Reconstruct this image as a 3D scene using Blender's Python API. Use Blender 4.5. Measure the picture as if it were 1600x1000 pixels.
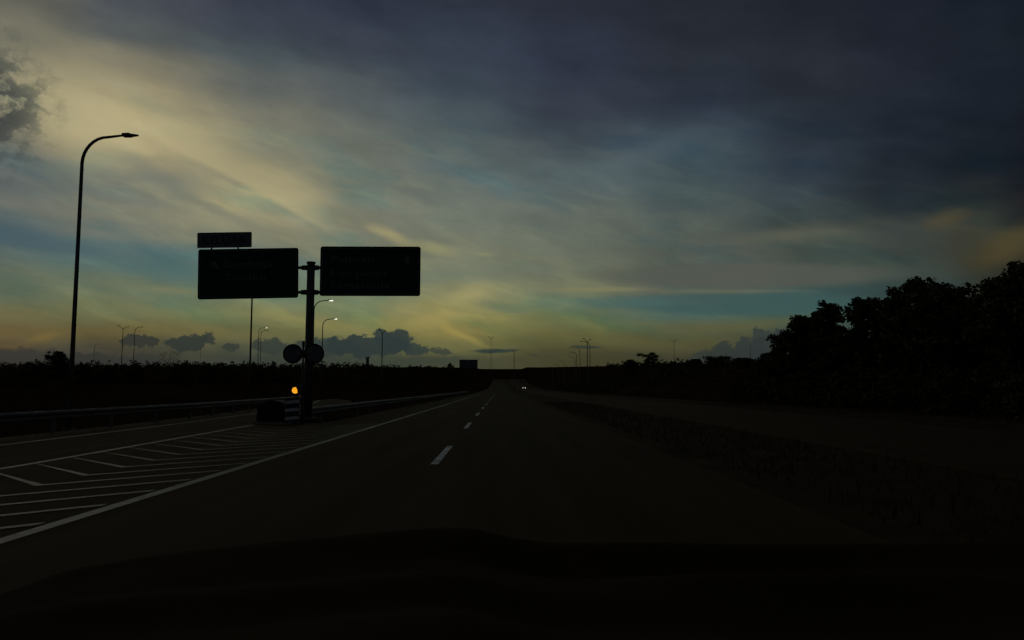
import bpy, math, random
import numpy as np
from math import radians, sin, cos, pi
from mathutils import Vector, Matrix

sc = bpy.context.scene
for o in list(bpy.data.objects):
    bpy.data.objects.remove(o)
col = sc.collection

# ------------------------------------------------------------------ camera
cam_d = bpy.data.cameras.new('camera')
cam_d.sensor_width = 36.0
cam_d.lens = 27.0
cam_d.clip_start = 0.05
cam_d.clip_end = 12000
cam = bpy.data.objects.new('camera', cam_d)
cam.location = (0, 0, 1.5)
cam.rotation_euler = (radians(90 + 5.048), 0, radians(-0.856))
col.objects.link(cam)
sc.camera = cam

# ------------------------------------------------------------------ colour management
sc.view_settings.view_transform = 'Standard'
sc.view_settings.look = 'None'
sc.view_settings.exposure = 0.0
sc.view_settings.gamma = 1.0
sc.view_settings.use_curve_mapping = False
sc.cycles.use_adaptive_sampling = True
sc.cycles.adaptive_threshold = 0.02
sc.cycles.adaptive_min_samples = 8
sc.cycles.max_bounces = 2
sc.cycles.diffuse_bounces = 1
sc.cycles.glossy_bounces = 1

SUN_AZ, SUN_EL = -38.0, 3.0       # behind the cloud bank on the left


def lin(c):
    out = []
    for v in c:
        v = v / 255.0
        out.append(v / 12.92 if v <= 0.04045 else ((v + 0.055) / 1.055) ** 2.4)
    return tuple(out)


# ------------------------------------------------------------------ world: dusk sky with cloud layers
world = bpy.data.worlds.new('World')
sc.world = world
world.use_nodes = True
wt = world.node_tree
wt.nodes.clear()


def node(t, **kw):
    n = wt.nodes.new(t)
    for k, v in kw.items():
        setattr(n, k, v)
    return n


def put(sock, v):
    if hasattr(v, 'is_output'):
        wt.links.new(v, sock)
    else:
        sock.default_value = v


def M(op, a, b=0.0, c=None, clamp=False):
    n = node('ShaderNodeMath', operation=op, use_clamp=clamp)
    put(n.inputs[0], a)
    put(n.inputs[1], b)
    if c is not None:
        put(n.inputs[2], c)
    return n.outputs[0]


def V(op, a, b=None, scale=None):
    n = node('ShaderNodeVectorMath', operation=op)
    put(n.inputs[0], a)
    if b is not None:
        put(n.inputs[1], b)
    if scale is not None:
        put(n.inputs['Scale'], scale)
    return n.outputs['Value'] if op in ('LENGTH', 'DOT_PRODUCT', 'DISTANCE') else n.outputs['Vector']


def ramp(x, a, b, lo=0.0, hi=1.0, smooth=True):
    n = node('ShaderNodeMapRange', interpolation_type='SMOOTHSTEP' if smooth else 'LINEAR')
    put(n.inputs['Value'], x)
    for k, v in (('From Min', a), ('From Max', b), ('To Min', lo), ('To Max', hi)):
        put(n.inputs[k], v)
    return n.outputs['Result']


def noise(vec, scale, detail=4, rough=0.55, dist=0.0, out='Fac'):
    n = node('ShaderNodeTexNoise', noise_dimensions='2D')
    put(n.inputs['Vector'], vec)
    put(n.inputs['Scale'], scale)
    put(n.inputs['Detail'], detail)
    put(n.inputs['Roughness'], rough)
    put(n.inputs['Distortion'], dist)
    return n.outputs[out]


def mix(f, a, b):
    n = node('ShaderNodeMix', data_type='RGBA')
    put(n.inputs[0], f)
    put(n.inputs[6], a if hasattr(a, 'is_output') else (*a, 1))
    put(n.inputs[7], b if hasattr(b, 'is_output') else (*b, 1))
    return n.outputs[2]


def mapped(vec, loc, rot, scale):
    n = node('ShaderNodeMapping', vector_type='TEXTURE')
    put(n.inputs['Vector'], vec)
    n.inputs['Location'].default_value = (loc[0], loc[1], 0)
    n.inputs['Rotation'].default_value = (0, 0, radians(rot))
    n.inputs['Scale'].default_value = (scale[0], scale[1], 1)
    return n.outputs[0]


tc = node('ShaderNodeTexCoord')
sep = node('ShaderNodeSeparateXYZ')
wt.links.new(tc.outputs['Generated'], sep.inputs[0])
dx, dy, dz = sep.outputs
az = M('MULTIPLY', M('ARCTAN2', dx, dy), 180 / pi)
el = M('MULTIPLY', M('ARCSINE', dz), 180 / pi)
cmb = node('ShaderNodeCombineXYZ')
wt.links.new(az, cmb.inputs[0])
wt.links.new(el, cmb.inputs[1])
Q0 = cmb.outputs[0]                     # (azimuth, elevation) in degrees


def warp(vec, scale, amp, detail, rough=0.55, stretch=1.0, seed=0.0):
    v = V('MULTIPLY', V('ADD', vec, (seed, seed * 1.7, seed)), (1.0 / stretch, 1.0, 1.0))
    n = noise(v, scale, detail, rough, out='Color')
    d = V('SUBTRACT', n, (0.5, 0.5, 0.5))
    d = V('MULTIPLY', d, (amp * 2 * min(stretch, 2.0), amp * 2, 0))
    return V('ADD', vec, d)


QS = warp(Q0, 0.14, 1.3, 4, 0.5, 2.5)                  # wispy high cloud
QC = warp(Q0, 1.35, 0.58, 6, 0.66, 1.2, 11.0)             # billowing low cumulus
QF = warp(Q0, 0.45, 0.5, 5, 0.55, 3.0, 5.0)             # smooth flat cloud

# colour field of the high overcast: one ramp over elevation for each of several azimuths
UP = [(40.0, (40, 42, 50)), (90.0, (33, 35, 43))]


def column(*stops):
    """(az, el) and tone pairs of one azimuth"""
    return stops[0][0][0], [(d[1], c) for d, c in stops]


COLS = [
    (-180.0, [(0, (30, 28, 25)), (10, (38, 39, 44)), (35, (38, 40, 47))]),
    (-115.0, [(0, (28, 27, 24)), (8, (46, 46, 44)), (20, (42, 44, 47)), (38, (38, 40, 47))]),
    (-62.0, [(0, (42, 42, 38)), (4, (78, 70, 50)), (10, (82, 84, 78)), (18, (86, 83, 76)), (28, (66, 66, 66))]),
    column(((-32.92, 23.55), (90, 85, 76)), ((-32.8, 21.38), (112, 106, 90)), ((-32.7, 19.53), (120, 113, 96)), ((-32.62, 18.02), (132, 124, 102)), ((-32.52, 16.12), (120, 113, 96)), ((-32.42, 14.18), (98, 98, 92)), ((-32.34, 12.62), (88, 92, 90)), ((-32.28, 11.43), (102, 102, 94)), ((-32.23, 10.44), (84, 94, 92)), ((-32.17, 9.25), (66, 84, 90)), ((-32.11, 7.85), (82, 92, 86)), ((-32.03, 6.25), (94, 96, 76)), ((-31.95, 4.65), (98, 92, 62)), ((-31.9, 3.64), (94, 80, 51)), ((-31.85, 2.44), (62, 58, 47)), ((-31.8, 1.44), (46, 48, 44))),
    column(((-27.06, 24.86), (70, 70, 74)), ((-26.95, 22.58), (82, 82, 80)), ((-26.88, 21.03), (120, 112, 94)), ((-26.79, 19.06), (150, 139, 111)), ((-26.72, 17.46), (168, 156, 121)), ((-26.67, 16.44), (168, 155, 119)), ((-26.63, 15.42), (142, 132, 106)), ((-26.58, 14.19), (112, 111, 98)), ((-26.53, 12.94), (106, 108, 98)), ((-26.47, 11.69), (116, 113, 98)), ((-26.4, 10.01), (104, 106, 96)), ((-26.37, 9.17), (82, 98, 96)), ((-26.32, 7.9), (82, 100, 94)), ((-26.27, 6.62), (98, 104, 84)), ((-26.2, 4.92), (102, 102, 72)), ((-26.15, 3.65), (98, 86, 53)), ((-26.1, 2.59), (66, 63, 50)), ((-26.06, 1.52), (48, 50, 44))),
    column(((-16.96, 26.53), (52, 54, 64)), ((-16.88, 24.13), (62, 64, 72)), ((-16.85, 22.9), (70, 75, 77)), ((-16.78, 20.81), (92, 92, 88)), ((-16.72, 18.69), (114, 110, 97)), ((-16.67, 16.95), (118, 115, 98)), ((-16.61, 14.76), (136, 130, 106)), ((-16.57, 13.42), (150, 141, 110)), ((-16.54, 12.08), (140, 134, 108)), ((-16.49, 10.51), (120, 117, 96)), ((-16.44, 8.47), (88, 100, 92)), ((-16.38, 6.19), (104, 112, 88)), ((-16.34, 4.82), (116, 112, 74)), ((-16.31, 3.68), (102, 95, 60)), ((-16.27, 2.09), (64, 66, 54))),
    column(((-10.92, 27.17), (46, 48, 60)), ((-10.85, 23.89), (58, 61, 69)), ((-10.79, 20.91), (82, 84, 84)), ((-10.73, 17.84), (102, 102, 92)), ((-10.67, 14.69), (110, 110, 96)), ((-10.62, 11.94), (118, 115, 98)), ((-10.58, 9.62), (112, 112, 92)), ((-10.54, 7.29), (100, 110, 92)), ((-10.51, 5.89), (110, 114, 84)), ((-10.49, 4.48), (120, 113, 70)), ((-10.46, 3.08), (90, 88, 60)), ((-10.44, 1.91), (64, 66, 52))),
    column(((-3.61, 27.6), (44, 46, 56)), ((-3.59, 24.7), (52, 56, 67)), ((-3.57, 22.12), (60, 66, 74)), ((-3.55, 19.92), (76, 82, 84)), ((-3.54, 17.68), (90, 94, 90)), ((-3.52, 14.93), (98, 101, 94)), ((-3.5, 12.61), (104, 106, 94)), ((-3.48, 9.78), (112, 112, 93)), ((-3.47, 8.36), (108, 111, 92)), ((-3.46, 7.18), (124, 121, 90)), ((-3.45, 5.75), (134, 126, 82)), ((-3.45, 4.32), (126, 114, 66)), ((-3.44, 3.13), (100, 94, 58)), ((-3.43, 1.94), (70, 68, 48))),
    column(((5.33, 27.6), (40, 41, 50)), ((5.3, 24.27), (44, 46, 58)), ((5.27, 20.81), (52, 55, 64)), ((5.25, 17.68), (64, 69, 74)), ((5.23, 15.39), (80, 88, 88)), ((5.22, 13.07), (90, 93, 86)), ((5.2, 10.73), (96, 98, 86)), ((5.19, 8.84), (104, 105, 88)), ((5.18, 7.65), (106, 106, 84)), ((5.17, 6.46), (98, 104, 82)), ((5.16, 5.03), (98, 100, 66)), ((5.15, 3.61), (92, 86, 52)), ((5.14, 2.18), (72, 66, 42))),
    column(((14.05, 27.04), (36, 37, 44)), ((13.98, 23.77), (40, 42, 48)), ((13.91, 20.81), (42, 46, 56)), ((13.85, 18.19), (58, 66, 74)), ((13.81, 15.96), (62, 72, 76)), ((13.77, 14.16), (68, 76, 74)), ((13.73, 12.33), (80, 83, 76)), ((13.68, 10.03), (80, 80, 72)), ((13.65, 8.18), (84, 82, 72)), ((13.63, 7.02), (84, 86, 76)), ((13.6, 5.86), (74, 90, 80)), ((13.58, 4.69), (86, 84, 58)), ((13.56, 3.53), (84, 76, 48)), ((13.53, 2.13), (62, 58, 42))),
    column(((22.63, 25.96), (32, 33, 40)), ((22.54, 23.6), (36, 37, 44)), ((22.44, 20.77), (38, 40, 46)), ((22.34, 17.85), (38, 42, 50)), ((22.25, 15.29), (48, 54, 62)), ((22.19, 13.55), (54, 60, 64)), ((22.13, 11.81), (56, 62, 60)), ((22.09, 10.49), (78, 77, 66)), ((22.05, 9.16), (70, 72, 64)), ((21.99, 7.38), (68, 72, 62)), ((21.96, 6.49), (58, 75, 72)), ((21.92, 5.16), (62, 80, 68)), ((21.86, 3.38), (60, 62, 48))),
    column(((28.38, 24.94), (28, 30, 38)), ((28.2, 21.1), (32, 34, 42)), ((28.03, 17.11), (30, 34, 42)), ((27.9, 14.23), (34, 38, 44)), ((27.82, 12.15), (42, 46, 48)), ((27.73, 10.04), (60, 63, 58)), ((27.68, 8.77), (58, 60, 54)), ((27.61, 7.07), (56, 62, 56)), ((27.56, 5.79), (46, 58, 56))),
    column(((33.23, 23.88), (24, 28, 35)), ((33.07, 20.94), (28, 31, 38)), ((32.88, 17.13), (24, 28, 35)), ((32.74, 14.39), (24, 28, 34)), ((32.65, 12.41), (34, 36, 37)), ((32.55, 10.4), (58, 55, 46)), ((32.5, 9.39), (58, 55, 44)), ((32.44, 7.97), (56, 51, 38)), ((32.36, 6.35), (44, 44, 36))),
    column(((36.31, 23.13), (22, 26, 33)), ((36.11, 19.53), (24, 28, 34)), ((35.78, 13.53), (20, 21, 28)), ((35.64, 10.83), (32, 31, 32)), ((35.54, 8.88), (66, 57, 38)), ((35.44, 6.92), (48, 44, 32))),
    (62.0, [(0, (24, 22, 18)), (6, (30, 28, 25)), (14, (20, 22, 28)), (30, (24, 27, 33))]),
    (115.0, [(0, (26, 24, 21)), (8, (30, 31, 36)), (30, (31, 33, 40))]),
    (180.0, [(0, (30, 28, 25)), (10, (38, 39, 44)), (35, (38, 40, 47))]),
]
E0, E1 = -1.0, 40.0
qs = node('ShaderNodeSeparateXYZ')
wt.links.new(QS, qs.inputs[0])
azw, elw = qs.outputs[0], qs.outputs[1]
fac = M('DIVIDE', M('SUBTRACT', elw, E0), E1 - E0)
sky = None
prev = None
for a, stops in COLS:
    cr = node('ShaderNodeValToRGB')
    cr.color_ramp.interpolation = 'EASE'
    stops = sorted(stops + [UP[0]] if stops[-1][0] < 38 else stops, key=lambda q: q[0])
    stops = [(min(1, max(0, (e_ - E0) / (E1 - E0))), c_) for e_, c_ in stops]
    els = cr.color_ramp.elements
    while len(els) < len(stops):
        els.new(0.5)
    for k_, (p_, c_) in enumerate(stops):
        els[k_].position = p_
        els[k_].color = (*lin(c_), 1)
    # (the tiny dependence on the column before keeps the shader evaluating one column after another)
    wt.links.new(fac if sky is None else M('MULTIPLY_ADD', sky, 1e-7, fac), cr.inputs[0])
    sky = cr.outputs[0] if sky is None else mix(ramp(azw, prev, a), sky, cr.outputs[0])
    prev = a
sky = mix(ramp(elw, 34.0, 75.0), sky, lin(UP[1][1]))

QD = warp(Q0, 0.35, 0.14, 3, 0.5, 4.0, 8.0)             # the straight-edged deck
# faint streaks: drifting down to the right, and flatter bands
st1 = noise(mapped(QF, (0, 0), -24, (16.0, 2.6)), 1.0, 4, 0.5)
st2 = noise(mapped(QF, (3, 7), -5, (13.0, 1.5)), 1.0, 4, 0.5)
gain = M('MULTIPLY', ramp(st1, 0.25, 0.75, 0.92, 1.08, False), ramp(st2, 0.25, 0.75, 0.93, 1.07, False))
st3 = noise(mapped(Q0, (5, 2), -10, (3.4, 2.2)), 1.0, 6, 0.6)
gain = M('MULTIPLY', gain, ramp(st3, 0.25, 0.75, 0.92, 1.09, False))
sky = V('SCALE', sky, scale=gain)


def cloud(base, vec, loc, size, rot, colour, alpha, core=0.0):
    """one soft cloud: an ellipse in direction space whose edge is broken up by the warped coordinates"""
    d = V('LENGTH', mapped(vec, loc, rot, size))
    m = ramp(d, 1.0, core, 0.0, alpha)
    return mix(m, base, lin(colour))


# thin spots in the sheet let the blue-green through, thicker wisps catch the light
wisp = ramp(noise(mapped(QF, (7, 1), -16, (6.5, 1.25)), 1.0, 5, 0.52), 0.48, 0.76)
thin = ramp(noise(mapped(QF, (-9, 4), -9, (9.0, 2.2)), 1.0, 5, 0.52), 0.48, 0.74)
mid = M('MULTIPLY', ramp(el, 2.0, 5.0), ramp(el, 24.0, 14.0))
sky = mix(M('MULTIPLY', mid, thin), sky, V('MULTIPLY', sky, (0.74, 0.93, 1.02)))
sky = mix(M('MULTIPLY', mid, wisp), sky, V('MULTIPLY', sky, (1.18, 1.16, 1.08)))

# the lit sheet's long rim: crisp along its lower edge, fading out upwards
rim = node('ShaderNodeSeparateXYZ')
wt.links.new(mapped(QD, (-19.22, 14.41), -23.5, (1.0, 1.0)), rim.inputs[0])
rs_, rt_ = rim.outputs[0], rim.outputs[1]
bow = M('MULTIPLY_ADD', M('MULTIPLY', rs_, rs_), 0.006, rt_)
rmask = M('MULTIPLY', ramp(bow, -0.25, 0.2), ramp(bow, 3.4, 0.1))
rmask = M('MULTIPLY', rmask, M('MULTIPLY', ramp(rs_, -10.0, -4.0), ramp(rs_, 9.0, 4.0)))
sky = mix(M('MULTIPLY', rmask, 0.62), sky, lin((166, 154, 119)))

# cirrus: lit sheet, its sharp lower rim, yellow puffs
CIRRUS = [
    ((-29.74, 17.57), (6.0, 4.2), -20, (176, 164, 127), 0.6, 0.1),
    ((-23.39, 13.71), (6.5, 1.0), -26, (106, 107, 97), 0.55, 0.1),
    ((-19.14, 11.68), (5.5, 0.8), -24, (116, 114, 97), 0.5, 0.1),
    ((-31.49, 9.32), (9.0, 0.9), -9, (67, 85, 90), 0.7, 0.1),
    ((-23.17, 7.89), (6.5, 1.2), -4, (74, 97, 94), 0.6, 0.1),
    ((-23.13, 6.58), (4.0, 0.45), -2, (118, 116, 86), 0.5, 0.1),
    ((-8.03, 11.19), (2.6, 0.65), -22, (148, 139, 102), 0.8, 0.1),
    ((-4.92, 10.33), (2.4, 0.75), -18, (140, 134, 98), 0.7, 0.1),
    ((-1.32, 9.9), (1.4, 0.25), -8, (134, 130, 98), 0.5, 0.1),
    ((-2.27, 6.95), (3.2, 1.1), 12, (152, 143, 98), 0.7, 0.05),
    ((-4.88, 5.02), (4.2, 0.9), 8, (148, 134, 82), 0.65, 0.05),
    ((-2.97, 3.99), (2.8, 0.45), -24, (152, 134, 74), 0.6, 0.1),
    ((-6.78, 5.71), (1.5, 0.35), -14, (142, 129, 84), 0.5, 0.1),
    ((0.38, 6.1), (2.8, 0.7), -10, (90, 101, 80), 0.7, 0.1),
    ((11.01, 17.02), (5.5, 1.2), 14, (84, 92, 95), 0.35, 0.1),
    ((12.36, 13.32), (2.2, 0.9), 0, (70, 77, 76), 0.5, 0.1),
]
for p in CIRRUS:
    sky = cloud(sky, QF, *p)

# clear teal gap under the grey deck on the right, the deck's lit rim, the warm haze below
SHEETS = [
    ((17.2, 5.95), (12.0, 1.0), -1.8, (58, 80, 77), 0.8, 0.5),
    ((9.44, 6.31), (5.5, 0.65), -1.2, (72, 95, 88), 0.55, 0.3),
    ((17.25, 7.96), (13.0, 1.15), -1.8, (82, 81, 72), 0.75, 0.55),
    ((7.08, 7.3), (5.5, 0.30), -1.0, (120, 115, 84), 0.75, 0.2),
    ((16.34, 6.89), (8.0, 0.22), -1.8, (98, 96, 76), 0.6, 0.2),
    ((18.48, 4.45), (6.0, 0.6), 4, (92, 84, 52), 0.5, 0.1),
    ((20.82, 10.57), (5.0, 0.7), 2, (86, 85, 72), 0.5, 0.1),
    ((30.78, 10.92), (2.2, 0.8), 20, (84, 70, 44), 0.45, 0.0),
    ((33.69, 8.67), (3.0, 1.2), 25, (82, 68, 40), 0.5, 0.0),
    ((-30.5, 3.09), (1.5, 0.45), 20, (122, 97, 52), 0.5, 0.0),
    ((-32.35, 2.51), (1.6, 0.3), 0, (104, 82, 46), 0.45, 0.0),
]
for i, p in enumerate(SHEETS):
    sky = cloud(sky, QD if i < 5 else QF, *p)

# low cumulus in front of the afterglow
CUMULUS = [
    ((-31.81, 1.76), (6.5, 0.85), 0, (46, 50, 46), 0.8, 0.35),
    ((-26.45, 1.69), (5.0, 0.7), 0, (46, 50, 46), 0.7, 0.3),
    ((-25.05, 3.12), (1.5, 0.45), 0, (46, 50, 44), 0.95, 0.6),
    ((-22.07, 3.07), (1.5, 0.65), 5, (46, 51, 46), 0.95, 0.6),
    ((-20.77, 3.36), (0.5, 0.55), -30, (46, 51, 46), 0.9, 0.5),
    ((-19.21, 2.77), (0.75, 0.3), 0, (50, 55, 48), 0.9, 0.5),
    ((-16.6, 2.9), (1.6, 0.6), 0, (50, 56, 50), 0.9, 0.5),
    ((-14.51, 2.02), (5.0, 0.7), 0, (56, 60, 50), 0.7, 0.3),
    ((-12.74, 2.91), (2.6, 0.7), 0, (48, 56, 52), 0.92, 0.6),
    ((-9.77, 3.04), (3.4, 0.85), 0, (45, 53, 50), 0.95, 0.65),
    ((-8.72, 3.66), (0.75, 0.7), 0, (46, 54, 51), 0.95, 0.6),
    ((-7.59, 3.48), (1.2, 0.95), 0, (45, 53, 51), 0.95, 0.6),
    ((-6.18, 2.83), (1.2, 0.5), 0, (48, 56, 52), 0.9, 0.5),
    ((-4.38, 2.7), (0.9, 0.3), 0, (56, 60, 50), 0.85, 0.5),
    ((-7.67, 1.97), (7.0, 0.55), 0, (60, 64, 52), 0.65, 0.3),
    ((14.43, 2.03), (1.0, 0.5), 0, (54, 57, 48), 0.85, 0.6),
    ((15.02, 2.3), (0.55, 0.5), 0, (52, 56, 48), 0.85, 0.6),
    ((16.14, 2.29), (0.95, 0.8), 0, (50, 54, 48), 0.9, 0.65),
    ((16.29, 2.84), (0.6, 0.5), 0, (51, 55, 49), 0.9, 0.6),
    ((17.99, 2.27), (1.5, 0.95), 0, (48, 52, 48), 0.92, 0.65),
    ((17.79, 2.91), (0.8, 0.7), 0, (50, 54, 50), 0.9, 0.6),
    ((18.81, 3.58), (0.72, 0.75), 0, (52, 56, 52), 0.92, 0.65),
    ((18.96, 2.76), (1.0, 0.9), 0, (48, 52, 49), 0.92, 0.65),
    ((20.18, 3.55), (0.7, 0.65), 0, (50, 54, 51), 0.9, 0.6),
    ((22.39, 4.25), (0.8, 0.8), 0, (52, 56, 53), 0.85, 0.55),
]
for *p, core in CUMULUS:
    sky = cloud(sky, QC, *p, min(0.84, core + 0.2))
FLAT = [
    ((-0.34, 2.71), (2.5, 0.26), 0, (48, 56, 50), 0.9, 0.4),
    ((-0.82, 2.76), (1.5, 0.32), 0, (46, 54, 49), 0.7, 0.4),
    ((6.38, 2.98), (1.5, 0.17), 0, (50, 56, 46), 0.9, 0.4),
    ((2.43, 2.33), (0.4, 0.14), 0, (54, 58, 46), 0.7, 0.4),
    ((9.15, 2.49), (2.2, 0.12), -3, (66, 64, 46), 0.6, 0.3),
]
for p in FLAT:
    sky = cloud(sky, QF, *p)

# ragged dark scud at the upper left
rag = noise(mapped(QC, (2, 3), 10, (1.6, 1.1)), 1.0, 6, 0.62)
area = ramp(V('LENGTH', mapped(QS, (-35.55, 16.76), 0, (6.3, 6.4))), 1.0, 0.2, 0.0, 1.0)
rm = M('MULTIPLY', ramp(M('ADD', rag, M('MULTIPLY', area, 0.30)), 0.54, 0.84), area)
sky = mix(M('MULTIPLY', rm, 0.9), sky, lin((56, 57, 56)))

# clear-sky light filtering through
nish = node('ShaderNodeTexSky')
nish.sky_type = 'NISHITA'
nish.sun_disc = False
nish.sun_elevation = radians(SUN_EL)
nish.sun_rotation = radians(SUN_AZ)
nish.air_density = 1.5
nish.dust_density = 2.0
clear = V('SCALE', nish.outputs[0], scale=0.0005)
lum = V('DOT_PRODUCT', sky, (0.3, 0.6, 0.1))
sky = V('MULTIPLY', sky, mix(ramp(lum, 0.03, 0.30), (1.02, 1.16, 1.24), (1.11, 1.13, 1.10)))
sky = V('MULTIPLY', sky, mix(ramp(el, 4.5, 1.2), (1.0, 1.0, 1.0), (0.84, 0.86, 0.90)))
sky = V('ADD', sky, clear)
# the ground half of the sphere below the horizon is dark land
sky = mix(ramp(el, -0.5, -3.0), sky, lin((10, 9, 6)))
bg = node('ShaderNodeBackground')
wt.links.new(sky, bg.inputs[0])
bg.inputs[1].default_value = 1.0
wo = node('ShaderNodeOutputWorld')
wt.links.new(bg.outputs[0], wo.inputs[0])
world.cycles.sampling_method = 'MANUAL'
world.cycles.sample_map_resolution = 512

# ------------------------------------------------------------------ sun, all but gone
sd = bpy.data.lights.new('sun', 'SUN')
sd.energy = 0.03
sd.angle = radians(25)
sd.color = (1.0, 0.86, 0.62)
sun = bpy.data.objects.new('sun', sd)
a, e = radians(SUN_AZ), radians(SUN_EL + 6)
sdir = Vector((sin(a) * cos(e), cos(a) * cos(e), sin(e)))
sun.rotation_euler = sdir.to_track_quat('Z', 'Y').to_euler()
col.objects.link(sun)


# ================================================================== helpers
MATS = {}


def mat(name, base, rough=0.7, metal=0.0, var=0.25, scale=4.0, emit=None, emit_s=0.0, spec=0.5, bump=0.0, bscale=40.0,
        coord='Object'):
    m = bpy.data.materials.new(name)
    m.use_nodes = True
    nt = m.node_tree
    b = nt.nodes['Principled BSDF']
    b.inputs['Roughness'].default_value = rough
    b.inputs['Metallic'].default_value = metal
    b.inputs['Specular IOR Level'].default_value = spec
    t = nt.nodes.new('ShaderNodeTexCoord')
    n = nt.nodes.new('ShaderNodeTexNoise')
    n.inputs['Scale'].default_value = scale
    n.inputs['Detail'].default_value = 5
    nt.links.new(t.outputs[coord], n.inputs['Vector'])
    r = nt.nodes.new('ShaderNodeMix')
    r.data_type = 'RGBA'
    r.inputs[6].default_value = (*[max(0, c * (1 - var)) for c in base], 1)
    r.inputs[7].default_value = (*[min(1, c * (1 + var)) for c in base], 1)
    mr = nt.nodes.new('ShaderNodeMapRange')
    mr.inputs[1].default_value = 0.3
    mr.inputs[2].default_value = 0.7
    nt.links.new(n.outputs['Fac'], mr.inputs[0])
    nt.links.new(mr.outputs[0], r.inputs[0])
    nt.links.new(r.outputs[2], b.inputs['Base Color'])
    if bump:
        n2 = nt.nodes.new('ShaderNodeTexNoise')
        n2.inputs['Scale'].default_value = bscale
        n2.inputs['Detail'].default_value = 3
        nt.links.new(t.outputs[coord], n2.inputs['Vector'])
        bp = nt.nodes.new('ShaderNodeBump')
        bp.inputs['Strength'].default_value = bump
        bp.inputs['Distance'].default_value = 0.02
        nt.links.new(n2.outputs['Fac'], bp.inputs['Height'])
        nt.links.new(bp.outputs[0], b.inputs['Normal'])
    if emit:
        b.inputs['Emission Color'].default_value = (*emit, 1)
        b.inputs['Emission Strength'].default_value = emit_s
    MATS[name] = m
    return m


mat('asphalt', (0.080, 0.052, 0.018), 0.9, var=0.25, scale=0.35, bump=0.35, bscale=60, spec=0.06)
mat('pale_asphalt', (0.078, 0.049, 0.017), 0.9, var=0.2, scale=0.3, bump=0.3, bscale=60, spec=0.06)
mat('verge_soil', (0.066, 0.042, 0.015), 0.95, var=0.45, scale=0.8, bump=0.5, bscale=9, spec=0.03)
mat('soil', (0.042, 0.027, 0.0095), 0.95, var=0.4, scale=0.08, bump=0.6, bscale=2.0, spec=0.0)
mat('grass', (0.095, 0.068, 0.024), 0.9, var=0.4, scale=0.6, spec=0.1)
mat('paint', (0.62, 0.59, 0.50), 0.55, var=0.45, scale=1.6, bump=0.3, bscale=50, spec=0.4)
mat('worn_paint', (0.19, 0.18, 0.15), 0.5, var=0.6, scale=1.1, bump=0.3, bscale=50, spec=0.4)
mat('steel', (0.13, 0.115, 0.09), 0.55, metal=0.2, var=0.2, scale=3)
mat('pole_paint', (0.085, 0.075, 0.055), 0.55, metal=0.3, var=0.2, scale=2)
mat('concrete', (0.22, 0.21, 0.19), 0.9, var=0.2, scale=2, bump=0.3)
mat('sign_green', (0.010, 0.035, 0.022), 0.6, var=0.15, scale=1.5, spec=0.2)
mat('sign_back', (0.12, 0.12, 0.12), 0.6, metal=0.4)
mat('sign_text', (0.16, 0.16, 0.15), 0.6, var=0.1, scale=2, spec=0.2)
mat('disc_face', (0.13, 0.13, 0.12), 0.6, var=0.45, scale=5, spec=0.2)
mat('disc_rim', (0.06, 0.012, 0.010), 0.6, var=0.2, spec=0.2)
mat('black_rubber', (0.018, 0.017, 0.016), 0.8, spec=0.2)
mat('barrier_plastic', (0.06, 0.022, 0.010), 0.7, var=0.3, scale=3, spec=0.2)
mat('stripe_white', (0.55, 0.54, 0.50), 0.6, var=0.25, scale=6)
mat('stripe_black', (0.015, 0.015, 0.014), 0.6)
mat('amber_glow', (0.5, 0.2, 0.02), 0.4, emit=(1.0, 0.33, 0.012), emit_s=1.15)
mat('amber_rim', (0.3, 0.1, 0.01), 0.4, emit=(1.0, 0.55, 0.05), emit_s=1.0)
mat('lamp_glow', (0.8, 0.8, 0.75), 0.4, emit=(1.0, 0.95, 0.80), emit_s=2.2)
mat('lamp_off', (0.25, 0.25, 0.24), 0.3)
mat('head_glow', (0.8, 0.8, 0.8), 0.4, emit=(1.0, 0.97, 0.9), emit_s=7.0)
mat('car_paint', (0.05, 0.05, 0.055), 0.35, var=0.05)
mat('glass_dark', (0.01, 0.012, 0.014), 0.1)
mat('bark', (0.05, 0.04, 0.028), 0.9, var=0.3, scale=6)
mat('leaf', (0.098, 0.082, 0.034), 0.75, var=0.4, scale=0.8, spec=0.15)
mat('leaf_dark', (0.088, 0.070, 0.028), 0.8, var=0.4, scale=0.8, spec=0.15)
mat('dash_vinyl', (0.046, 0.029, 0.012), 0.95, var=0.35, scale=3, spec=0.02)


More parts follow.
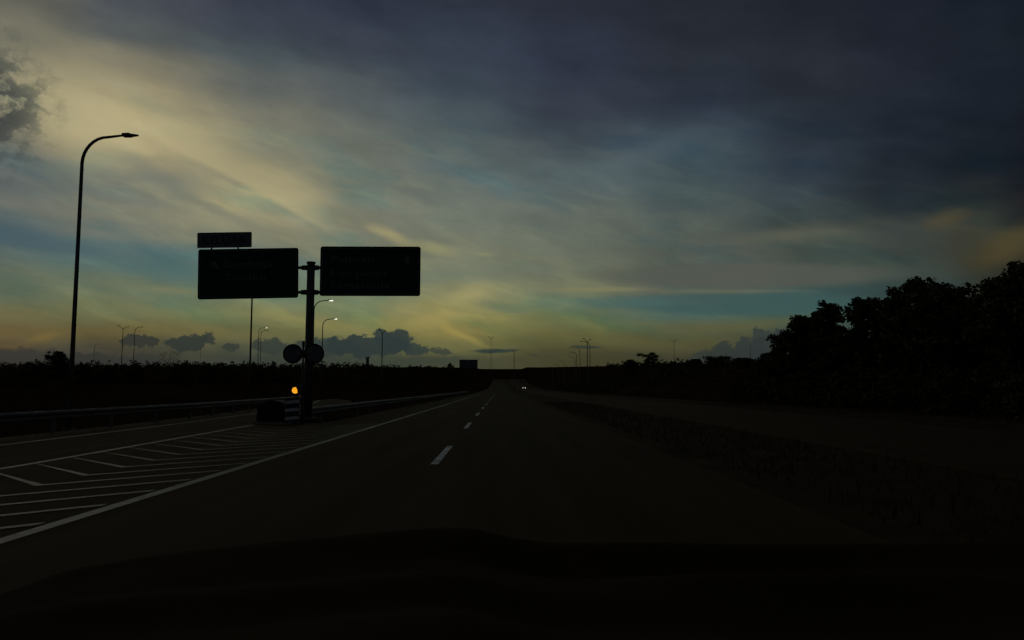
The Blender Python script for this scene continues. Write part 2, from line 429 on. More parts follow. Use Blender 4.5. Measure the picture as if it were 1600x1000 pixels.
def wear(name, lo, hi, worn=(0.080, 0.052, 0.018)):
    """paint scuffed through to the asphalt: fine chips times long faded stretches"""
    m = MATS[name]
    nt = m.node_tree
    b = nt.nodes['Principled BSDF']
    src = b.inputs['Base Color'].links[0].from_socket
    t = nt.nodes.new('ShaderNodeTexCoord')
    fine = nt.nodes.new('ShaderNodeTexNoise')
    fine.inputs['Scale'].default_value = 7.0
    fine.inputs['Detail'].default_value = 6
    big = nt.nodes.new('ShaderNodeTexNoise')
    big.inputs['Scale'].default_value = 0.28
    big.inputs['Detail'].default_value = 3
    for n in (fine, big):
        nt.links.new(t.outputs['Object'], n.inputs['Vector'])
    ad = nt.nodes.new('ShaderNodeMath')
    ad.operation = 'MULTIPLY_ADD'
    ad.inputs[1].default_value = 1.6
    nt.links.new(big.outputs['Fac'], ad.inputs[0])
    nt.links.new(fine.outputs['Fac'], ad.inputs[2])
    mr = nt.nodes.new('ShaderNodeMapRange')
    mr.inputs[1].default_value = lo
    mr.inputs[2].default_value = hi
    nt.links.new(ad.outputs[0], mr.inputs[0])
    mx = nt.nodes.new('ShaderNodeMix')
    mx.data_type = 'RGBA'
    mx.inputs[6].default_value = (*worn, 1)
    nt.links.new(mr.outputs[0], mx.inputs[0])
    nt.links.new(src, mx.inputs[7])
    nt.links.new(mx.outputs[2], b.inputs['Base Color'])


mat('line_paint', (0.40, 0.365, 0.30), 0.5, var=0.2, scale=1.6, bump=0.3, bscale=50, spec=0.4)
wear('line_paint', 0.95, 1.75)
mat('hatch_paint', (0.17, 0.14, 0.098), 0.5, var=0.3, scale=1.1, bump=0.3, bscale=50, spec=0.4)
wear('hatch_paint', 0.95, 1.9)


def along_road(name, k=0.05):
    nt = MATS[name].node_tree
    n = [q for q in nt.nodes if q.type == 'TEX_NOISE'][0]
    lk = n.inputs['Vector'].links[0]
    src = lk.from_socket
    mp = nt.nodes.new('ShaderNodeMapping')
    mp.inputs['Scale'].default_value = (4.0, k * 4, 1)
    nt.links.new(src, mp.inputs['Vector'])
    nt.links.new(mp.outputs[0], n.inputs['Vector'])


along_road('asphalt')
along_road('pale_asphalt')


class MB:
    """collects simple shapes into one mesh"""

    def __init__(self):
        self.v, self.f = [], []

    def add(self, vs, fs):
        b = len(self.v)
        self.v += [tuple(x) for x in vs]
        self.f += [tuple(i + b for i in f) for f in fs]
        return self

    def box(self, c, s, rz=0.0, rx=0.0):
        mt = Matrix.Rotation(rz, 4, 'Z') @ Matrix.Rotation(rx, 4, 'X')
        vs = [Vector(c) + mt @ Vector((x * s[0] / 2, y * s[1] / 2, z * s[2] / 2))
              for z in (-1, 1) for y in (-1, 1) for x in (-1, 1)]
        return self.add(vs, [(0, 2, 3, 1), (4, 5, 7, 6), (0, 1, 5, 4), (2, 6, 7, 3), (0, 4, 6, 2), (1, 3, 7, 5)])

    def tube(self, pts, rad, n=8, cap=True):
        pts = [Vector(p) for p in pts]
        if not hasattr(rad, '__len__'):
            rad = [rad] * len(pts)
        vs, fs = [], []
        ref = None
        for i, p in enumerate(pts):
            t = (pts[min(i + 1, len(pts) - 1)] - pts[max(i - 1, 0)]).normalized()
            if ref is None:
                ref = Vector((1, 0, 0)) if abs(t.x) < 0.8 else Vector((0, 1, 0))
            u = (ref - t * ref.dot(t)).normalized()
            ref = u
            w = t.cross(u)
            for k in range(n):
                a = 2 * pi * k / n
                vs.append(p + (u * cos(a) + w * sin(a)) * rad[i])
        for i in range(len(pts) - 1):
            for k in range(n):
                k2 = (k + 1) % n
                fs.append((i * n + k, i * n + k2, (i + 1) * n + k2, (i + 1) * n + k))
        if cap:
            fs.append(tuple(range(n - 1, -1, -1)))
            fs.append(tuple((len(pts) - 1) * n + k for k in range(n)))
        return self.add(vs, fs)

    def rect(self, x0, x1, z0, z1, y0, y1, r=0.1, n=5):
        """upright panel with rounded corners, thickness y0..y1"""
        out = []
        for cx, cz, a0 in ((x1 - r, z1 - r, 0), (x0 + r, z1 - r, 90), (x0 + r, z0 + r, 180), (x1 - r, z0 + r, 270)):
            for k in range(n + 1):
                a = radians(a0 + 90 * k / n)
                out.append((cx + r * cos(a), cz + r * sin(a)))
        m = len(out)
        vs = [(x, y0, z) for x, z in out] + [(x, y1, z) for x, z in out]
        fs = [tuple(range(m)), tuple(range(2 * m - 1, m - 1, -1))]
        fs += [(k, m + k, m + (k + 1) % m, (k + 1) % m) for k in range(m)]
        return self.add(vs, fs)

    def ring(self, c, r0, r1, y0, y1, n=40):
        """washer (r0>0) or disc (r0=0) facing -Y"""
        vs, fs = [], []
        for k in range(n):
            a = 2 * pi * k / n
            for r, y in ((r1, y0), (r1, y1), (r0, y0), (r0, y1)):
                vs.append((c[0] + r * cos(a), y, c[1] + r * sin(a)))
        for k in range(n):
            a, b = 4 * k, 4 * ((k + 1) % n)
            fs += [(a, b, b + 1, a + 1), (a + 3, b + 3, b + 2, a + 2), (a, a + 2, b + 2, b), (a + 1, b + 1, b + 3, a + 3)]
        return self.add(vs, fs)

    def prism(self, poly, axis, a0, a1):
        """polygon (two coords) swept along the remaining axis"""
        def p3(q, a):
            return {'x': (a, q[0], q[1]), 'y': (q[0], a, q[1]), 'z': (q[0], q[1], a)}[axis]
        m = len(poly)
        vs = [p3(q, a0) for q in poly] + [p3(q, a1) for q in poly]
        fs = [tuple(range(m)), tuple(range(2 * m - 1, m - 1, -1))]
        fs += [(k, m + k, m + (k + 1) % m, (k + 1) % m) for k in range(m)]
        return self.add(vs, fs)

    def mesh(self, name, m):
        me = bpy.data.meshes.new(name)
        me.from_pydata(self.v, [], self.f)
        me.materials.append(MATS[m])
        me.validate()
        me.update()
        return me

    def build(self, name, m, parent=None, smooth=False):
        me = self.mesh(name, m)
        if smooth:
            me.polygons.foreach_set('use_smooth', [True] * len(me.polygons))
        return link(name, me, parent)


def link(name, data, parent=None):
    o = bpy.data.objects.new(name, data)
    col.objects.link(o)
    o.parent = parent
    return o


def tag(o, label=None, cat=None, group=None, kind=None):
    for k, v in (('label', label), ('category', cat), ('group', group), ('kind', kind)):
        if v:
            o[k] = v
    return o


def empty(name, loc, rz=0.0):
    o = link(name, None)
    o.location = loc
    o.rotation_euler = (0, 0, rz)
    return o


def copy_tree(o, parent=None):
    c = o.copy()
    col.objects.link(c)
    c.parent = parent
    for ch in o.children:
        copy_tree(ch, c)
    return c


def sstep(a, b, x):
    t = np.clip((np.asarray(x, float) - a) / (b - a), 0, 1)
    return t * t * (3 - 2 * t)


RX = (-400, 200, 330, 460, 700, 850, 1000, 1200, 6000)
RZ = (0, 0, .2, .85, 6.5, 15, 26, 28, 20)
SX = (-400, 90, 140, 300, 500, 1000, 1200, 6000)
SZ = (0, 0, 1.5, 8.0, 13.3, 26, 28, 20)


def road_z(y):
    return np.interp(y, RX, RZ)


def terrain(x, y):
    x = np.asarray(x, float)
    r = np.interp(y, RX, RZ)
    s = np.interp(y, SX, SZ)
    f = np.where(x < 0, sstep(24, 60, -x), sstep(28, 60, x))
    return r + (s - r) * f + 1.5 * sstep(19, 42, -x) + 2.2 * sstep(26, 35, x) - 0.1


# ================================================================== the ground and roads
def axis(parts):
    out = []
    for a, b, n in parts:
        out += list(np.linspace(a, b, n, endpoint=False))
    return np.array(out + [parts[-1][1]])


gx = axis([(-6000, -600, 14), (-600, -120, 24), (-120, 80, 120), (80, 600, 26), (600, 6000, 14)])
gy = axis([(-400, -20, 10), (-20, 160, 100), (160, 600, 60), (600, 1300, 40), (1300, 6000, 16)])
XX, YY = np.meshgrid(gx, gy)
ZZ = terrain(XX, YY)
rng = np.random.default_rng(3)
rough = (rng.random(XX.shape) - 0.5) * 0.25 * (sstep(18, 30, -XX) + sstep(24, 32, XX))
ZZ = ZZ + rough
nx = len(gx)
vs = np.stack([XX.ravel(), YY.ravel(), ZZ.ravel()], 1)
ii = np.arange(len(gy) - 1)[:, None] * nx + np.arange(nx - 1)[None, :]
fs = np.stack([ii, ii + 1, ii + 1 + nx, ii + nx], -1).reshape(-1, 4)
me = bpy.data.meshes.new('ground')
me.from_pydata(vs.tolist(), [], fs.tolist())
me.materials.append(MATS['soil'])
me.polygons.foreach_set('use_smooth', [True] * len(me.polygons))
ground = tag(link('ground', me), kind='structure')


def strip(xl, xr, ys, lift=0.0, drape=False):
    """sheet between two lateral offsets (functions of y), with small skirts down into the ground"""
    vs, fs = [], []
    for y in ys:
        for x, d in ((xl(y), -0.14), (xl(y), 0), (xr(y), 0), (xr(y), -0.14)):
            z = (float(terrain(x, y)) + 0.1) if drape else float(road_z(y))
            vs.append((x, y, z + lift + d))
    for i in range(len(ys) - 1):
        a, b = 4 * i, 4 * i + 4
        fs += [(a, a + 1, b + 1, b), (a + 1, a + 2, b + 2, b + 1), (a + 2, a + 3, b + 3, b + 2)]
    return vs, fs


YR = axis([(-60, 0, 6), (0, 60, 30), (60, 200, 28), (200, 760, 56)])
RAMP = ((-60, -11.0), (0, -11.2), (20, -11.3), (33, -11.9), (46, -13.0), (60, -14.6), (76, -16.8), (92, -20.0),
        (106, -25.0), (118, -33.0), (128, -44.0), (136, -58.0))
ry = [p[0] for p in RAMP]
rx_ = [p[1] for p in RAMP]


def ramp_c(y):
    return float(np.interp(y, ry, rx_))


main = MB().add(*strip(lambda y: -8.2 if y < 33 else -7.6, lambda y: 3.8, YR))
road = tag(main.build('road', 'asphalt'), kind='structure')
opp = MB().add(*strip(lambda y: 8.5, lambda y: 17.2, YR))
road2 = tag(opp.build('opposite_road', 'pale_asphalt'), kind='structure')
yramp = axis([(-60, 0, 6), (0, 60, 30), (60, 136, 38)])
rmp = MB().add(*strip(lambda y: ramp_c(y) - 3.6, lambda y: ramp_c(y) + 2.2 + (1.4 if y < 33 else 0) * 0 if y > 33 else -8.204, yramp, 0.0, False))
ramp_o = tag(rmp.build('exit_ramp', 'asphalt'), kind='structure')


med = MB().add(*strip(lambda y: 3.78, lambda y: 8.52, YR, -0.035))
tag(med.build('median', 'verge_soil'), kind='structure')
vrg = MB().add(*strip(lambda y: 17.18, lambda y: 24.0, YR, -0.045))
tag(vrg.build('verge', 'verge_soil'), kind='structure')


def sheet(poly_rows, name, m, parent, lift=0.006):
    vs, fs = [], []
    for (xl, xr, y) in poly_rows:
        z = float(road_z(y)) + lift
        vs += [(xl, y, z), (xr, y, z)]
    for i in range(len(poly_rows) - 1):
        a = 2 * i
        fs.append((a, a + 1, a + 3, a + 2))
    return MB().add(vs, fs).build(name, m, parent)


# painted markings, each stripe a sheet of its own
y0 = 15.3
for k in range(-5, 14):
    ya = y0 + 13.3 * k
    sheet([(-1.375, -1.225, ya + t * 4.8) for t in (0, .5, 1)], 'lane_dash', 'paint', road)
ys = axis([(-60, 30, 30), (30, 180, 30)])
sheet([(-4.99, -4.81, y) for y in ys], 'edge_line', 'line_paint', road)
yr = [y for y in np.linspace(-40, 31.5, 50)]


def gore_outer(y):
    return float(np.interp(y, (-40, 15.5, 21.9, 32), (-8.9, -9.28, -9.55, -10.05)))


sheet([(gore_outer(y) - .09, gore_outer(y) + .09, y) for y in yr], 'gore_line', 'hatch_paint', ramp_o)
yr2 = list(np.linspace(-40, 100, 90))


def ramp_left(y):
    return float(np.interp(y, (-40, 20.5, 31, 45.7, 60, 76, 92, 106), (-12.9, -13.08, -13.42, -14.38, -16.0, -18.3, -21.5, -26.4)))


sheet([(ramp_left(y) - .08, ramp_left(y) + .08, y) for y in yr2], 'ramp_edge_line', 'line_paint', ramp_o)
# chevrons of the gore: V with its point towards oncoming traffic
rnd = random.Random(4)
for k in range(19):
    ya = 5.2 + 1.36 * k
    xo = gore_outer(ya + 2) + 0.14
    xi = -5.06
    xm = (xo + xi) / 2
    rise = (xi - xm) * 1.02
    t = 0.20
    z = 0.010
    vs = [(xo, ya + rise, z), (xm, ya, z), (xi, ya + rise, z), (xi, ya + rise + t, z), (xm, ya + t, z), (xo, ya + rise + t * .25, z)]
    MB().add(vs, [(0, 1, 4, 5), (1, 2, 3, 4)]).build('chevron_stripe', 'hatch_paint', ramp_o)


# ================================================================== guardrails
def beam_profile():
    return [(0.00, .44), (.03, .47), (.08, .50), (.08, .55), (.03, .58), (.01, .60), (.03, .62), (.08, .65), (.08, .70), (.045, .735),
            (0.035, .75), (-.015, .752)]


def guardrail(name, path, side, label):
    root = empty(name, (path[0][0], path[0][1], float(road_z(path[0][1]))))
    ox, oy, oz = root.location
    pr = beam_profile()
    # beam lengths of about four metres, each a part; posts between
    d = [0.0]
    for a, b in zip(path, path[1:]):
        d.append(d[-1] + math.hypot(b[0] - a[0], b[1] - a[1]))
    n = int(d[-1] // 4)

    def at(s):
        return (float(np.interp(s, d, [p[0] for p in path])), float(np.interp(s, d, [p[1] for p in path])))
    for i in range(n):
        vs, fs = [], []
        pts = [at(i * 4.0 - (0.15 if i else 0)), at(i * 4.0 + 2), at(i * 4.0 + 4.0)]
        for q, (x, y) in enumerate(pts):
            xn, yn = at(i * 4.0 + 2 * q + 0.5)
            xm_, ym_ = at(i * 4.0 + 2 * q - 0.5)
            tx, ty = xn - xm_, yn - ym_
            l = math.hypot(tx, ty) or 1
            nxv, nyv = ty / l * side, -tx / l * side
            off = 0.004 * (i % 2)
            for (h, zz) in pr:
                vs.append((x + nxv * (h + off) - ox, y + nyv * (h + off) - oy, float(road_z(y)) + zz - oz))
            for (h, zz) in reversed(pr):
                vs.append((x + nxv * (h + off - .012) - ox, y + nyv * (h + off - .012) - oy, float(road_z(y)) + zz - oz))
        m = 2 * len(pr)
        for q in range(2):
            for k in range(m):
                k2 = (k + 1) % m
                fs.append((q * m + k, q * m + k2, (q + 1) * m + k2, (q + 1) * m + k))
        fs += [tuple(range(m)), tuple(range(3 * m - 1, 2 * m - 1, -1))]
        MB().add(vs, fs).build('rail_beam', 'steel', root)
        x, y = at(i * 4.0 + 2)
        pst = MB().box((x - ox - side * .07, y - oy, .28), (.10, .14, .92)).build('rail_post', 'steel', root)
    return tag(root, label, 'guardrail')


path_l = [(-14.75, 0), (-14.75, 23), (-15.1, 38), (-16.3, 52), (-17.6, 64), (-19.6, 78), (-22.0, 90), (-26, 102), (-31, 111)]
guardrail('guardrail', path_l, 1, 'long steel guardrail along the left edge of the exit ramp')
path_m = [(-7.38, 30.2), (-7.34, 45), (-7.3, 60), (-7.3, 180)]
guardrail('guardrail', path_m, 1, 'steel guardrail along the main road beyond the gore, behind the striped barrier')


# ================================================================== direction sign on its post
def text_mesh(body, height, x, y, z, m, name, parent, width=None, align='LEFT'):
    cu = bpy.data.curves.new(name, 'FONT')
    cu.body = body
    cu.size = height / 0.70
    cu.extrude = 0.004
    cu.align_x = align
    cu.resolution_u = 3
    ob = bpy.data.objects.new(name, cu)
    col.objects.link(ob)
    bpy.context.view_layer.update()
    dg = bpy.context.evaluated_depsgraph_get()
    me = bpy.data.meshes.new_from_object(ob.evaluated_get(dg))
    bpy.data.objects.remove(ob)
    xs = [v.co.x for v in me.vertices]
    sx = 1.0
    if width:
        sx = width / (max(xs) - min(xs))
    x0 = min(xs) if align == 'LEFT' else (min(xs) + max(xs)) / 2
    for v in me.vertices:
        vx, vy, vz = (v.co.x - x0) * sx, v.co.y, v.co.z
        v.co = (x + vx, y - vz, z + vy)
    me.materials.clear()
    me.materials.append(MATS[m])
    return link(name, me, parent)


SY = 37.0
PX = -9.19
sign = empty('road_sign', (PX, SY, 0))
MB().tube([(0, 0, -0.2), (0, 0, 3.0), (0, 0, 7.50)], [.205, .20, .185], 20).build('post', 'pole_paint', sign, True)
MB().tube([(0, 0, 7.50), (0, 0, 7.58)], .215, 20).build('post_cap', 'pole_paint', sign)
MB().box((0, 0, .05), (.72, .72, .10)).build('base_plate', 'steel', sign)
for k, (bx_, by_) in enumerate(((-.28, -.28), (.28, -.28), (-.28, .28), (.28, .28))):
    MB().tube([(bx_, by_, .1), (bx_, by_, .19)], .035, 6).build('bolt', 'steel', sign)
for zz in (7.30, 6.10):
    MB().tube([(-.63, 0, zz), (.48, 0, zz)], .072, 14).build('arm', 'pole_paint', sign, True)
    MB().tube([(-.46, 0, zz), (-.43, 0, zz), (-.21, 0, zz)], [.085, .118, .118], 14).build('arm_flange', 'pole_paint', sign)
    MB().tube([(.19, 0, zz), (.37, 0, zz), (.40, 0, zz)], [.118, .118, .085], 14).build('arm_flange', 'pole_paint', sign)
    MB().tube([(-.22, 0, zz - .12), (-.22, 0, zz + .12)], .05, 8).build('clamp', 'pole_paint', sign)
    MB().tube([(.22, 0, zz - .12), (.22, 0, zz + .12)], .05, 8).build('clamp', 'pole_paint', sign)


def panel(x0, x1, z0, z1, label, roll=0.0, r=.11):
    p = MB().rect(x0, x1, z0, z1, -.05, -.01, r).build('panel', 'sign_green', sign)
    for zz in (7.30, 6.10):
        MB().box(((x0 + x1) / 2, .035, zz), (abs(x1 - x0) - .3, .06, .09)).build('back_rail', 'sign_back', p)
    b = MB()
    # thin pale border line just inside the edge
    w = .035
    i = .09
    for (cx, cz, sx, sz) in (((x0 + x1) / 2, z1 - i, x1 - x0 - .3, w), ((x0 + x1) / 2, z0 + i, x1 - x0 - .3, w),
                             (x0 + i, (z0 + z1) / 2, w, z1 - z0 - .3), (x1 - i, (z0 + z1) / 2, w, z1 - z0 - .3)):
        b.box((cx, -.052, cz), (sx, .006, sz))
    b.build('border', 'sign_text', p)
    return tag(p, label)


def arrow(cx, cz, s, ang, parent):
    pts = [(-.17, -.5), (.17, -.5), (.17, .02), (.46, .02), (0, .55), (-.46, .02), (-.17, .02)]
    c_, s_ = cos(ang), sin(ang)
    poly = [(cx + s * (a_ * c_ - b_ * s_), cz + s * (a_ * s_ + b_ * c_)) for a_, b_ in pts]
    return MB().prism(poly, 'y', -.060, -.0505).build('arrow', 'sign_text', parent)


pl = panel(-5.42, -.60, 5.83, 8.27, 'left panel reading Samboja and Sepaku with a slanted arrow')
arrow(-4.62, 7.50, .46, radians(45), pl)
text_mesh('Samboja', .33, -4.18, -.052, 7.36, 'sign_text', 'lettering', pl, 2.35)
text_mesh('Sepaku', .33, -4.10, -.052, 6.73, 'sign_text', 'lettering', pl, 1.95)
prr = panel(.45, 5.30, 5.92, 8.34, 'right panel reading Palaran, Loa Janan and Samarinda with an upright arrow')
arrow(4.66, 7.68, .48, 0, prr)
text_mesh('Palaran', .33, .98, -.052, 7.56, 'sign_text', 'lettering', prr, 2.05)
text_mesh('Loa Janan', .33, .98, -.052, 6.90, 'sign_text', 'lettering', prr, 2.65)
text_mesh('Samarinda', .33, .98, -.052, 6.28, 'sign_text', 'lettering', prr, 2.85)
tab = MB().rect(-5.48, -2.86, 8.34, 9.09, -.05, -.01, .05).build('exit_tab', 'sign_text', sign)
text_mesh('KELUAR', .36, -4.17, -.052, 8.53, 'sign_green', 'lettering', tab, 2.1, 'CENTER')
for xx in (-4.80, -3.52):
    MB().box((xx, .0, 8.31), (.07, .03, .30)).build('tab_bracket', 'sign_back', tab)
# the left panel hangs a little out of level, as its tab does
for ob in (pl, tab):
    ob.rotation_euler = (0, -radians(1.15), 0)
    ob.location = Vector((-.60, 0, 7.05)) - Matrix.Rotation(-radians(1.15), 3, 'Y') @ Vector((-.60, 0, 7.05))
tag(sign, 'dark two-panel direction sign on a thick post at the exit gore', 'road sign')

# ================================================================== two round signs on one slim pole, in front of the post
RY = 34.0
rs = empty('round_sign', (-8.70, RY, 0))
MB().tube([(0, 0, -.1), (0, 0, 3.52)], .045, 10).build('pole', 'pole_paint', rs, True)
MB().tube([(0, 0, 3.30), (0, 0, 3.56)], .062, 10).build('pole_sleeve', 'pole_paint', rs)
for s_, xx in ((-1, -.44), (1, .49)):
    rr = .43 if s_ < 0 else .445
    d = MB().ring((xx, 2.99), .0, rr, -.075, -.055, 48).build('disc', 'disc_face', rs)
    MB().ring((xx, 2.99), rr - .075, rr + .004, -.082, -.050, 48).build('rim', 'disc_rim', d)
    MB().box((xx * .5, -.03, 2.99), (abs(xx), .04, .07)).build('bracket', 'sign_back', rs)
tag(rs, 'pair of round dark discs side by side on a slim pole below the direction sign', 'traffic sign')

# ================================================================== gore nose: striped barrier, rounded cushion, amber beacon
mk = empty('marker_board', (-8.64, 32.2, 0))
MB().rect(-.29, .29, .12, 1.08, -.03, 0.0, .03).build('board', 'stripe_black', mk)
for zz in (.925, .60, .255):
    h = .068
    poly = [(-.285, zz - h - .03), (.285, zz - h + .02), (.285, zz + h + .02), (-.285, zz + h - .035)]
    MB().prism(poly, 'y', -.042, -.0305).build('stripe', 'stripe_white', mk)
for xx in (-.22, .22):
    MB().box((xx, .035, .45), (.06, .06, 1.0)).build('leg', 'steel', mk)
tag(mk, 'small board with pale and black slanted stripes below the amber light', 'marker board')

cu = empty('crash_cushion', (-9.60, 32.6, 0))


def cushion_profile(w, h):
    pts = [(-w, 0.0), (-w * 1.02, h * .3), (-w * .95, h * .62)]
    for k in range(9):
        a = pi - pi * k / 8
        pts.append((w * .92 * cos(a), h * .62 + h * .38 * sin(a)))
    return pts + [(w * .95, h * .62), (w * 1.02, h * .3), (w, 0)]


MB().prism(cushion_profile(.62, .98), 'y', 0, 1.4).build('shell', 'barrier_plastic', cu)
MB().prism([(a * .74, b * .80 + .06) for a, b in cushion_profile(.62, .98)], 'y', -.03, -.002).build('front_panel', 'black_rubber', cu)
for zz in (.30, .62):
    MB().box((0, -.05, zz), (1.22, .04, .07)).build('band', 'black_rubber', cu)
MB().box((0, .7, .04), (1.5, 1.6, .08)).build('base', 'concrete', cu)
tag(cu, 'dark rounded crash cushion on the gore beside the striped board', 'crash cushion')

bc = empty('warning_beacon', (-8.60, 32.0 + .55, 0))
MB().tube([(0, .06, 0), (0, .06, 1.30)], .04, 10).build('pole', 'pole_paint', bc, True)
hs = MB().rect(-.19, .19, 1.19, 1.59, -.02, .16, .06).build('housing', 'stripe_black', bc)
ln = MB().ring((-.02, 1.395), 0, .118, -.05, -.021, 36).build('lens', 'amber_glow', bc)
MB().ring((-.02, 1.395), .112, .128, -.056, -.024, 36).build('lens_ring', 'amber_rim', ln)
# visor: a bent plate over the upper right of the lens
vv, vf = [], []
for k in range(13):
    a = radians(-25 + 150 * k / 12)
    for r, y in ((.15, -.02), (.15, -.24), (.158, -.24), (.158, -.02)):
        vv.append((-.02 + r * cos(a), y, 1.395 + r * sin(a)))
for k in range(12):
    for j in range(4):
        vf.append((4 * k + j, 4 * k + (j + 1) % 4, 4 * k + 4 + (j + 1) % 4, 4 * k + 4 + j))
MB().add(vv, vf).build('visor', 'stripe_black', hs)
MB().prism([(.025, 1.56), (.17, 1.56), (.17, 1.395), (.10, 1.385), (.045, 1.46)], 'y', -.075, -.060).build('shield', 'stripe_black', hs)
tag(bc, 'lit amber warning beacon above the striped board', 'warning light')


# ================================================================== street lamps
def lamp_arm(H, reach=1.58, drop=1.15, r=.055):
    pts, rad = [], []
    for k in range(9):
        a = radians(90 * k / 8)
        pts.append((.95 * (1 - cos(a)), 0, H - drop + (drop - .08) * sin(a)))
        rad.append(.064 - .010 * k / 8)
    pts += [(reach * .8, 0, H - .04), (reach, 0, H)]
    rad += [.050, .044]
    return pts, rad


def head_mesh(lit):
    b = MB()
    prof = [(0, .05, .05), (.03, .10, .075), (.30, .13, .08), (.38, .12, .05), (.62, .06, .028), (.66, .02, .015)]
    vs, fs = [], []
    for x, w, h in prof:
        vs += [(x, -w, -h * .6), (x, w, -h * .6), (x, w * .8, h), (x, -w * .8, h)]
    for i in range(len(prof) - 1):
        for k in range(4):
            fs.append((4 * i + k, 4 * i + (k + 1) % 4, 4 * i + 4 + (k + 1) % 4, 4 * i + 4 + k))
    fs += [(3, 2, 1, 0), tuple(4 * (len(prof) - 1) + k for k in range(4))]
    return b.add(vs, fs)


HL = 11.6
single = empty('street_lamp', (0, 0, 0))
MB().tube([(0, 0, -.1), (0, 0, 3), (0, 0, HL - 1.15)], [.092, .084, .064], 12).build('pole', 'pole_paint', single, True)
pp, rr = lamp_arm(HL)
MB().tube(pp, rr, 10).build('arm', 'pole_paint', single, True)
MB().box((0, 0, .02), (.42, .42, .05)).build('base_plate', 'steel', single)
MB().box((.02, -.10, 1.0), (.14, .05, .42)).build('service_hatch', 'pole_paint', single)
hd = head_mesh(False).build('lamp_head', 'pole_paint', single)
hd.location = (1.52, 0, HL)
MB().box((.22, 0, -.058), (.30, .16, .02)).build('lens', 'lamp_off', hd)


def lit_copy(src):
    c = copy_tree(src)
    for ch in c.children:
        if ch.name.startswith('lamp_head'):
            for l in ch.children:
                bpy.data.objects.remove(l)
            # the lit luminaire glows below and at its tip
            MB().box((.40, 0, -.035), (.44, .20, .075)).build('lens', 'lamp_glow', ch)
    return c


double = empty('street_lamp', (0, 0, 0))
MB().tube([(0, 0, -.1), (0, 0, 3), (0, 0, HL - .7)], [.105, .098, .07], 10).build('pole', 'pole_paint', double, True)
for s_ in (-1, 1):
    MB().tube([(0, 0, HL - .75), (s_ * .25, 0, HL - .5), (s_ * .8, 0, HL - .18), (s_ * 1.35, 0, HL)], [.06, .055, .05, .045], 8).build(
        'arm', 'pole_paint', double, True)
    h = head_mesh(False).build('lamp_head', 'pole_paint', double)
    h.location = (s_ * 1.3, 0, HL)
    h.rotation_euler = (0, radians(-12), 0 if s_ > 0 else pi)
MB().box((0, 0, .02), (.42, .42, .05)).build('base_plate', 'steel', double)

LAMPS = [   # position, kind, heading in degrees, height scale, label
    ((-16.58, 30.0, -0.1), 's', 0, 1, 'tall unlit curved street lamp nearest the camera, left of the direction sign'),
    ((-20.9, 64.5, -0.1), 's', 0, .985, 'unlit street lamp pole rising behind the left sign panel'),
    ((-21.46, 88.25, -0.05), 'l', 0, 1, 'lit curved street lamp just right of the thick sign post, the taller of two'),
    ((-26.91, 116.25, 0.32), 'l', 0, 1, 'lit curved street lamp right of the sign post, the shorter of two'),
    ((-61.64, 196.25, 5.19), 'l', 0, 1, 'small lit street lamp below the left sign panel'),
    ((-67.12, 215.75, 5.98), 's', 0, 1, 'thin unlit lamp beside the small lit lamp below the left sign panel'),
    ((-91.47, 193.0, 5.05), 's', 0, 1, 'single-arm lamp right beside the forked lamp on the left horizon'),
    ((-92.46, 189.0, 4.89), 'd', 72, 1, 'forked two-arm lamp on the left horizon beside a single-arm lamp'),
    ((-205.03, 390.75, 11.8), 's', 0, 1, 'short far lamp just right of the tall near lamp pole'),
    ((-175.85, 452.75, 13.45), 's', 0, 1, 'tiny far lamp right of the bare tree'),
    ((-20.66, 134.25, -0.08), 'd', 80, 1, 'forked lamp in front of the dark cloud right of the direction sign'),
    ((-7.75, 620.0, 4.5), 'd', 50, 3.27, 'tallest forked lamp mast over the road end, right of the billboard'),
    ((6.1, 343.0, 0.15), 'd', 75, 1.55, 'slim lamp in the median over the end of the road'),
    ((77.07, 339.75, 11.15), 'd', 0, 1, 'forked lamp standing alone right of the layered tree'),
    ((132.27, 404.75, 12.88), 'd', 30, 1, 'faint forked lamp in front of the grey cloud left of the tree row'),
    ((17.88, 158.0, -0.1), 'd', 58, 1, 'forked lamp among the cluster of lamps on the right roadside'),
    ((19.2, 164.75, -0.1), 's', 180, 1, 'nearest and tallest single-arm lamp of the right roadside cluster'),
    ((19.45, 188.0, -0.1), 's', 180, 1, 'second single-arm lamp of the right roadside cluster'),
    ((21.39, 215.5, -0.08), 's', 180, 1, 'third single-arm lamp of the right roadside cluster'),
    ((23.6, 243.0, 0.0), 's', 180, .97, 'fourth single-arm lamp of the right roadside cluster'),
    ((24.4, 292.0, 0.05), 's', 180, 1, 'fifth single-arm lamp of the right roadside cluster, nearly at the treeline'),
    ((25.6, 338.0, 0.15), 's', 180, 1, 'sixth single-arm lamp of the right roadside cluster, barely above the treeline'),
    ((26.4, 390.0, 0.4), 's', 180, 1, 'farthest single-arm lamp of the right roadside cluster'),
    ((-187.52, 956.75, 26.3), 's', 0, 1, 'tiny far lamp left of the stubby tower'),
    ((-156.62, 1149.25, 28.89), 's', 0, 1, 'tiny far lamp right of the forked lamp by the dark cloud'),
]
first = {'s': single, 'd': double}
used = set()
for (pos, kind, head, hs_, label) in LAMPS:
    if kind == 'l':
        o = lit_copy(single)
    elif kind in used:
        o = copy_tree(first[kind])
    else:
        o = first[kind]
        used.add(kind)
    o.location = pos
    o.rotation_euler = (0, 0, radians(head))
    o.scale = (hs_ if hs_ < 2 else 1.6, hs_ if hs_ < 2 else 1.6, hs_)
    tag(o, label, 'street lamp', 'street lamps along the roads')

